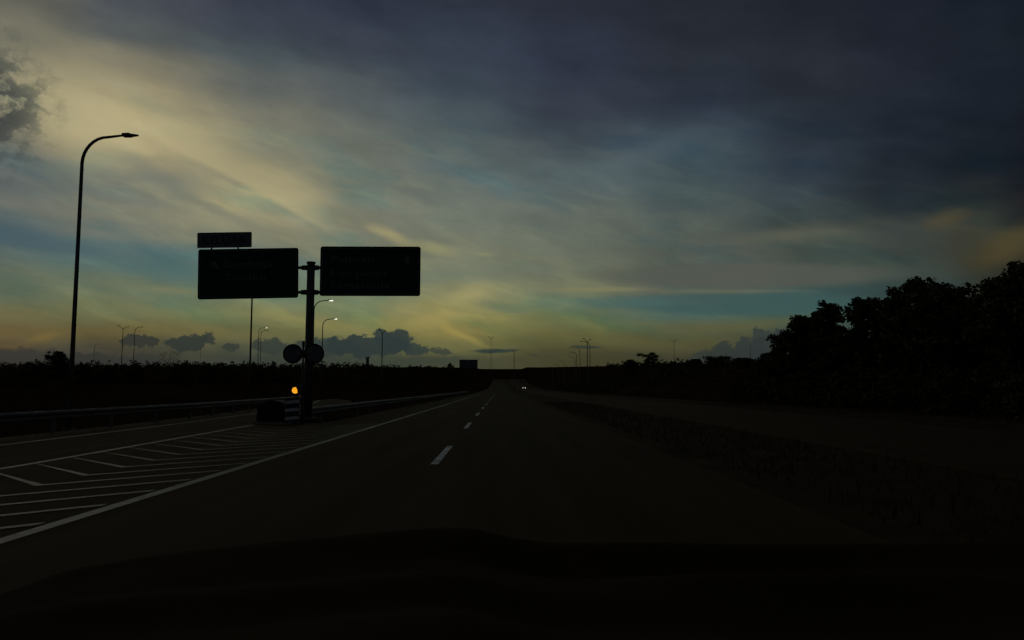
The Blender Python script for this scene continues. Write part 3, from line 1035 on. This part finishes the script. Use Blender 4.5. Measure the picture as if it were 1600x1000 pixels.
# ================================================================== billboard and stub tower on the skyline
BP = (-20.799, 500.0, 14.336)
bb = empty('billboard', (BP[0], BP[1], float(terrain(BP[0], BP[1]))))
hz = BP[2] - bb.location.z
MB().rect(-5.9, 5.9, hz - .2, hz + 5.4, -.15, .15, .05).build('panel', 'sign_back', bb)
MB().box((0, -.2, hz + 5.3), (11.9, .12, .22)).build('frame', 'pole_paint', bb)
MB().box((0, -.2, hz - .1), (11.9, .12, .22)).build('frame', 'pole_paint', bb)
for xx in (-4.2, -1.4, 1.4, 4.2):
    MB().tube([(xx, .3, -.3), (xx, .3, hz + 5.2)], .16, 8).build('post', 'pole_paint', bb)
tag(bb, 'dark rectangular billboard on the skyline left of the road end', 'billboard')

TP = (-72.493, 420.0, 12.261)
tw = empty('tower', (TP[0], TP[1], float(terrain(TP[0], TP[1]))))
hz = TP[2] - tw.location.z
MB().tube([(0, 0, -.5), (0, 0, hz + 1.6), (0, 0, hz + 5.4)], [1.15, .95, .78], 16).build('shaft', 'concrete', tw)
MB().tube([(0, 0, hz - 1.0), (0, 0, hz + 1.4)], [1.6, 1.15], 16).build('footing', 'concrete', tw)
MB().tube([(0, 0, hz + 5.4), (0, 0, hz + 5.75)], 1.0, 16).build('cap', 'concrete', tw)
for s_ in (-1, 1):
    MB().box((s_ * .62, 0, hz + 5.95), (.5, 1.0, .4)).build('parapet', 'concrete', tw)
tag(tw, 'short stubby tower on the skyline right of the direction sign', 'tower')


# ================================================================== vegetation
def leaves(rng, pts, size, n_per, spread, squash=0.8):
    """leaf-sized kites scattered around clump centres; returns one vertex and face list"""
    pts = np.asarray(pts)
    n = len(pts) * n_per
    c = np.repeat(pts, n_per, 0)
    off = rng.normal(size=(n, 3))
    off /= np.linalg.norm(off, axis=1)[:, None]
    off *= (rng.random((n, 1)) ** 0.45) * spread
    off[:, 2] *= squash
    c = c + off
    u = rng.normal(size=(n, 3))
    u /= np.linalg.norm(u, axis=1)[:, None]
    w = rng.normal(size=(n, 3))
    w -= (w * u).sum(1)[:, None] * u
    w /= np.linalg.norm(w, axis=1)[:, None]
    s = size * (0.65 + 0.7 * rng.random((n, 1)))
    v = np.stack([c - u * s, c + w * s * .55, c + u * s, c - w * s * .55], 1).reshape(-1, 3)
    return v.tolist(), (np.arange(n)[:, None] * 4 + np.arange(4)[None]).tolist()


def make_tree(seed, H, W, trunk_frac=0.3, leaf=.17, dens=1.0, kind='round'):
    """tapered trunk with limbs; crown of leaf clumps at the limb ends"""
    rng = np.random.default_rng(seed)
    root = empty('tree', (0, 0, 0))
    tr = MB()
    r0 = .02 * H + .05
    lean = rng.normal(0, .03 * H, 2)
    tr.tube([(0, 0, -.3), (lean[0] * .3, lean[1] * .3, H * trunk_frac), (lean[0] * .7, lean[1] * .7, H * .65), (lean[0], lean[1], H * .92)],
            [r0, r0 * .8, r0 * .45, r0 * .12], 8)
    clumps = []
    nl = 16 if kind == 'round' else 11
    for i in range(nl):
        f = trunk_frac + (.92 - trunk_frac) * (i + .5) / nl
        a = i * 2.4 + rng.normal(0, .4)
        if kind == 'round':
            prof = sin(pi * min(1, max(0.12, (f - trunk_frac) / (1 - trunk_frac) * .82 + .22))) ** .7
        else:
            prof = .55 + .55 * (f > .75) + .2 * rng.random()
        L_ = W / 2 * prof * (.75 + .4 * rng.random())
        rise = (.28 if kind == 'round' else .14) * L_ + .15
        b = Vector((lean[0] * f, lean[1] * f, H * f))
        e = b + Vector((cos(a) * L_, sin(a) * L_, rise))
        m_ = b.lerp(e, .5) + Vector((0, 0, -.06 * L_))
        tr.tube([b, m_, e], [r0 * .35, r0 * .22, r0 * .08], 5)
        k = max(3, int((5 + 6 * L_ / (W / 2)) * dens))
        for j in range(k):
            t = .35 + .7 * rng.random()
            q = b.lerp(e, t)
            s_ = W * (.10 if kind == 'round' else .075)
            clumps.append((q.x + rng.normal(0, s_), q.y + rng.normal(0, s_), min(H, q.z + abs(rng.normal(0, s_)) * (1 if kind == 'round' else .45))))
    for j in range(int(6 * dens)):
        clumps.append((lean[0] + rng.normal(0, W * .08), lean[1] + rng.normal(0, W * .08), H * (.88 + .12 * rng.random())))
    tr.build('trunk', 'bark', root, True)
    vs, fs = leaves(rng, clumps, leaf, 34, W * .085 + leaf, .8)
    MB().add(vs, fs).build('crown', 'leaf', root)
    return root


def make_shrub(seed, H, W, leaf=.14, n=60, name='shrub'):
    rng = np.random.default_rng(seed)
    root = empty(name, (0, 0, 0))
    st = MB()
    for i in range(7):
        a = rng.random() * 6.28
        st.tube([(0, 0, -.15), (cos(a) * W * .18, sin(a) * W * .18, H * .45), (cos(a) * W * .33, sin(a) * W * .33, H * .8)], [.05, .035, .012], 5)
    st.build('stem', 'bark', root)
    pts = []
    for i in range(n):
        a = rng.random() * 6.28
        r = rng.random() ** .5
        top = (1 - r * r * .75)
        z = H * top * (.12 + .80 * rng.random() ** .6)
        pts.append((cos(a) * r * W / 2, sin(a) * r * W / 2, z))
    vs, fs = leaves(rng, pts, leaf, 26, W * .07 + leaf, .8)
    MB().add(vs, fs).build('crown', 'leaf_dark', root)
    return root


def stand(o, x, y, sink=.1, rz=0.0, s=1.0):
    o.location = (x, y, float(terrain(x, y)) - sink)
    o.rotation_euler = (0, 0, rz)
    o.scale = (s, s, s)
    return o


# the row of big-leaved trees on the bank at the right; top height above the road from the outline
ROW = [  # x, y, top height, crown width, label
    (31.5, 41.0, 8.7, 5.0, 'tall dark tree cut off by the right edge of the photo'),
    (31.0, 45.6, 8.7, 4.4, 'dark round-crowned tree nearest the right edge, top of the treeline'),
    (32.5, 49.0, 8.2, 4.4, 'dark tree in the dip between the edge tree and the broad one'),
    (31.0, 52.6, 8.4, 4.4, 'dark tree with a flat-topped crown right of the broad high crown'),
    (31.0, 56.2, 9.3, 4.2, 'broad dark tree with the high knobbly crown in mid-row'),
    (31.5, 60.3, 8.7, 3.6, 'dark tree left of the broad high crown in mid-row'),
    (31.0, 64.5, 8.8, 3.6, 'dark tree right of the narrow peaked one in the row'),
    (30.5, 70.6, 9.4, 3.0, 'dark tree with the narrow peaked crown in the left part of the row'),
    (30.5, 76.8, 8.5, 3.2, 'dark tree with the small pointed crown near the left end of the row'),
    (31.0, 82.5, 7.1, 3.6, 'low dark tree second from the left end of the row'),
    (31.5, 88.5, 5.2, 3.6, 'lowest dark tree at the left end of the row'),
]
for i, (x, y, top, w, label) in enumerate(ROW):
    g = float(terrain(x, y)) - .1
    t = make_tree(100 + i, top - g, w, .22, .17, 1.5)
    stand(t, x, y, .1, rz=i * 1.3)
    tag(t, label, 'tree', 'trees on the right bank')
# second row behind closes the gaps
sh_protos = [make_shrub(300 + k, 3.4, 4.2, .16, 90) for k in range(3)]
n_used = 0
rs_ = random.Random(9)
spots = []
for i in range(26):
    f = i / 25
    y = 36 + 52 * f
    spots.append((28.2 + rs_.uniform(-.6, .9), y, .75 + .3 * rs_.random()))
for i in range(22):
    y = 38 + 52 * i / 21
    spots.append((34.5 + rs_.uniform(-.8, .8), y, 1.25 + .35 * rs_.random() - .5 * (y > 80)))
for i, (x, y, s) in enumerate(spots):
    o = sh_protos[i] if i < 3 else copy_tree(sh_protos[i % 3])
    stand(o, x, y, .15, rz=i * .9, s=s)
    tag(o, 'dark leafy shrub filling the foot of the tree row on the right bank', 'shrub', 'undergrowth of the right tree row')

# trees that stand out on the skyline
DIST = [  # pixel-free positions: x, y, top z, width, kind, label
    ((48.657, 250.0, 12.53), 5.4, 'flat', 'small layered tree standing out on the skyline right of the lamp cluster'),
    ((62.545, 220.0, 10.115), 6.0, 'flat', 'low spreading tree on the skyline left of the tree row'),
    ((38.956, 230.0, 9.532), 4.2, 'round', 'small round tree just left of the layered tree'),
    ((58.228, 230.0, 9.734), 3.2, 'round', 'small bushy tree between the forked lamp and the low spreading tree'),
    ((53.747, 170.0, 7.734), 4.0, 'round', 'bushy tree just left of the big tree row'),
    ((-68.31, 120.0, 6.833), 3.2, 'round', 'small domed tree left of the tall near lamp pole'),
    ((-27.606, 420.0, 15.068), 4.0, 'round', 'tiny tree left of the billboard'),
]
for i, (p, w, kind, label) in enumerate(DIST):
    x, y, top = p
    g = float(terrain(x, y)) - .1
    t = make_tree(500 + i, top - g, w, .3 if y > 150 else .08, .20 if y > 150 else .13, .8 if y > 150 else 1.6, kind)
    stand(t, x, y, .1)
    tag(t, label, 'tree')

# bare tree: forked limbs only, fanned out
bt = empty('bare_tree', (0, 0, 0))
bx, by, bt_top = (-55.571, 130.0, 8.044)
bg_ = float(terrain(bx, by)) - .1
BH = bt_top - bg_
twig, trunk_m = MB(), MB()
rb = random.Random(12)
trunk_m.tube([(0, 0, -.2), (.05, 0, BH * .3), (0, 0, BH * .5)], [.11, .09, .07], 7)


def fork(p, d, l, r, depth, mb):
    q = p + d * l
    mb.tube([p, q], [r, r * .65], 4)
    if depth == 0:
        return
    for s_ in (-1, 1):
        nd = (d + Vector((s_ * .42 + rb.uniform(-.15, .15), rb.uniform(-.25, .25), rb.uniform(-.12, .12)))).normalized()
        fork(q, nd, l * .74, r * .65, depth - 1, mb)


for k, dd in enumerate(((-.75, 0, .7), (-.3, .15, .95), (.25, -.1, .95), (.75, 0, .75))):
    fork(Vector((0, 0, BH * .5)), Vector(dd).normalized(), BH * .16, .05, 4, twig)
trunk_m.build('trunk', 'bark', bt)
twig.build('branches', 'bark', bt)
stand(bt, bx, by, .1)
tag(bt, 'leafless tree with a fan of bare branches on the left skyline', 'tree')

# rounded bushes on the left bank, each where the outline swells
BUSH = [
    ((-59.304, 95.0, 4.622), 5.2, 'broad low bush at the left edge of the skyline'),
    ((-63.091, 105.0, 5.558), 3.8, 'rounded bush left of the domed tree'),
    ((-56.546, 105.0, 5.301), 3.6, 'long low bush right behind the foot of the tall lamp pole'),
    ((-55.783, 110.0, 4.849), 3.6, 'low bush left of the forked lamp on the left horizon'),
    ((-56.64, 120.0, 5.551), 3.0, 'low bush at the foot of the single-arm lamp on the left horizon'),
    ((-49.166, 120.0, 6.051), 3.8, 'rounded bush just right of the bare tree'),
    ((-47.292, 125.0, 5.829), 2.8, 'small bush right of the rounded bush by the bare tree'),
    ((-45.216, 130.0, 5.789), 3.6, 'low bush left of the pole behind the left sign panel'),
    ((-44.151, 150.0, 7.075), 1.6, 'small upright bush left of the round discs'),
    ((-41.903, 150.0, 6.33), 3.0, 'low bush behind the round discs'),
    ((-43.729, 140.0, 6.006), 3.4, 'low bush at the foot of the small lit lamp'),
]
for i, (p, w, label) in enumerate(BUSH):
    x, y, top = p
    g = float(terrain(x, y)) - .15
    b = make_shrub(700 + i, max(1.2, top - g), w, .13, 90, 'bush')
    stand(b, x, y, .15)
    tag(b, label, 'bush', 'bushes on the left bank')

# far scrub along the skyline: one mass nobody could count
rng = np.random.default_rng(77)
cl = []
for px_lo, px_hi, n, yy0, yy1, hh in ((-1.15, -.62, 420, 150, 330, 2.0), (-.62, -.10, 560, 180, 480, 2.3), (-.12, -.02, 160, 500, 950, 1.6),
                                       (.07, .36, 620, 180, 420, 2.2), (.30, .95, 300, 130, 330, 3.0)):
    for k in range(n):
        s_ = rng.uniform(px_lo, px_hi)
        y = rng.uniform(yy0, yy1)
        x = s_ * y
        if -8.5 < x < 27:
            continue
        h = hh * (.35 + .9 * rng.random() ** 2)
        g = float(terrain(x, y))
        for j in range(4):
            cl.append((x + rng.normal(0, .8), y + rng.normal(0, .8), g + h * rng.random()))
vs, fs = leaves(rng, cl, .30, 12, .75, .7)
scrub = MB().add(vs, fs).build('distant_scrub', 'leaf_dark')
tag(scrub, 'low dark scrub covering the far rises along the skyline', 'scrub', kind='stuff')

# rough grass on median and verges
rng = np.random.default_rng(5)
n = 16000
xs = np.concatenate([rng.uniform(4.3, 8.2, n // 4), rng.uniform(18, 27, n // 4), rng.uniform(-26, -15.6, n // 2)])
ysx = 3 + 75 * rng.random(n) ** 1.4
keep = ~((xs < 0) & (xs > np.interp(ysx, [q[1] for q in path_l], [q[0] for q in path_l]) - .4))
xs, ysx = xs[keep], ysx[keep]
n = len(xs)
zs = terrain(xs, ysx)
hgt = .12 + .25 * rng.random(n)
ang = rng.random(n) * 6.28
w = .02 + .02 * rng.random(n)
lx, ly = rng.normal(0, .08, n), rng.normal(0, .08, n)
v = np.stack([np.stack([xs - np.cos(ang) * w, ysx - np.sin(ang) * w, zs - .03], 1),
              np.stack([xs + np.cos(ang) * w, ysx + np.sin(ang) * w, zs - .03], 1),
              np.stack([xs + lx, ysx + ly, zs + hgt], 1)], 1).reshape(-1, 3)
g_ = MB().add(v.tolist(), (np.arange(n)[:, None] * 3 + np.arange(3)[None]).tolist()).build('grass', 'grass')
tag(g_, 'rough dark grass on the median and verges', 'grass', kind='stuff')

# ================================================================== dashboard and bonnet of the car the photo was taken from
own = empty('car', (0.35, 0.0, 0.0))
OUT = [(-0.776, 0.9, 1.229), (-0.649, 0.9, 1.246), (-0.565, 0.9, 1.267), (-0.495, 0.9, 1.293), (-0.387, 0.9, 1.311), (-0.279, 0.9, 1.322), (-0.177, 0.9, 1.331),
       (-0.097, 0.9, 1.338), (-0.06, 0.9, 1.34), (-0.027, 0.9, 1.338), (0.006, 0.9, 1.329), (0.058, 0.9, 1.321), (0.161, 0.9, 1.321), (0.308, 0.9, 1.319),
       (0.607, 0.9, 1.32), (0.907, 0.9, 1.31), (1.133, 0.9, 1.296)]
ox_ = [q[0] - .35 for q in OUT]
oz_ = [q[2] for q in OUT]
xg = np.linspace(ox_[0], ox_[-1], 90)
yg = np.linspace(.45, 1.0, 30)
vs, fs = [], []
for y in yg:
    for x in xg:
        z = float(np.interp(x, ox_, oz_)) - .055 * ((y - .9) / .1) ** 2 * (y > .9)
        t_ = (.9 - y)
        z += (-.005 * sin(34 * t_ + 2.8 * x) + .0035 * sin(9 * x + 17 * t_) + .0018 * sin(61 * t_ - 5 * x)) * min(1, t_ / .06) * (y < .9) - .012 * (t_ > 0) * min(1, t_ / .05)
        vs.append((x, y, z))
nxg = len(xg)
for j in range(len(yg) - 1):
    for i in range(nxg - 1):
        k = j * nxg + i
        fs.append((k, k + 1, k + 1 + nxg, k + nxg))
MB().add(vs, fs).build('dashboard', 'dash_vinyl', own, True)
MB().prism([(.47, .86), (.47, 1.20), (.98, 1.17), (.98, .86)], 'x', ox_[0] + .02, ox_[-1] - .02).build('dashboard_body', 'dash_vinyl', own)
MB().prism([(.98, .62), (.99, 1.06), (1.35, 1.03), (2.0, .96), (2.35, .88), (2.42, .62)], 'x', -.70, .95).build('bonnet', 'car_paint', own)
MB().prism([(.98, .62), (2.42, .62), (2.50, .52), (2.50, .28), (2.1, .22), (.98, .22)], 'x', -.72, .97).build('front_body', 'car_paint', own)
for xa, xb in ((-.78, -.725), (.975, 1.03)):
    MB().prism([(-1.2, .25), (.96, .25), (.96, 1.0), (-1.2, 1.0)], 'x', xa, xb).build('door', 'car_paint', own)
for xx in (-.62, .87):
    wl = MB().tube([(xx - .1, 1.55, .31), (xx + .16 if xx > 0 else xx - .16, 1.55, .31)], .31, 20).build('wheel', 'black_rubber', own)
MB().box((.125, -.1, .24), (1.6, 2.1, .06)).build('floor_pan', 'black_rubber', own)
tag(own, 'dark car dashboard along the bottom edge, in front of the viewer', 'car')

# ================================================================== oncoming car far down the opposite road
car = empty('car', (13.9, 455, float(road_z(455))), 0)
prof = [(-2.2, .30), (-2.25, .62), (-2.1, .80), (-1.1, .92), (-.45, 1.42), (1.0, 1.46), (1.75, 1.0), (2.2, .92), (2.25, .35)]
MB().prism(prof, 'x', -.86, .86).build('body', 'car_paint', car)
MB().add([(-.70, -1.12, .95), (.70, -1.12, .95), (.62, -.52, 1.38), (-.62, -.52, 1.38)], [(0, 1, 2, 3)]).build('windscreen', 'glass_dark', car)
for xx in (-.84, .84):
    for yy in (-1.4, 1.4):
        wl = MB().tube([(xx - .1, yy, .32), (xx + .1, yy, .32)], .32, 18).build('wheel', 'black_rubber', car)
        MB().tube([(xx - .11, yy, .32), (xx + .11, yy, .32)], .18, 12).build('rim', 'steel', wl)
for xx in (-.64, .64):
    MB().tube([(xx, -2.24, .66), (xx, -2.33, .66)], .095, 14).build('headlight', 'head_glow', car)
MB().box((0, -2.24, .45), (1.5, .08, .16)).build('bumper', 'black_rubber', car)
tag(car, 'far oncoming car showing two tiny white headlights', 'car')
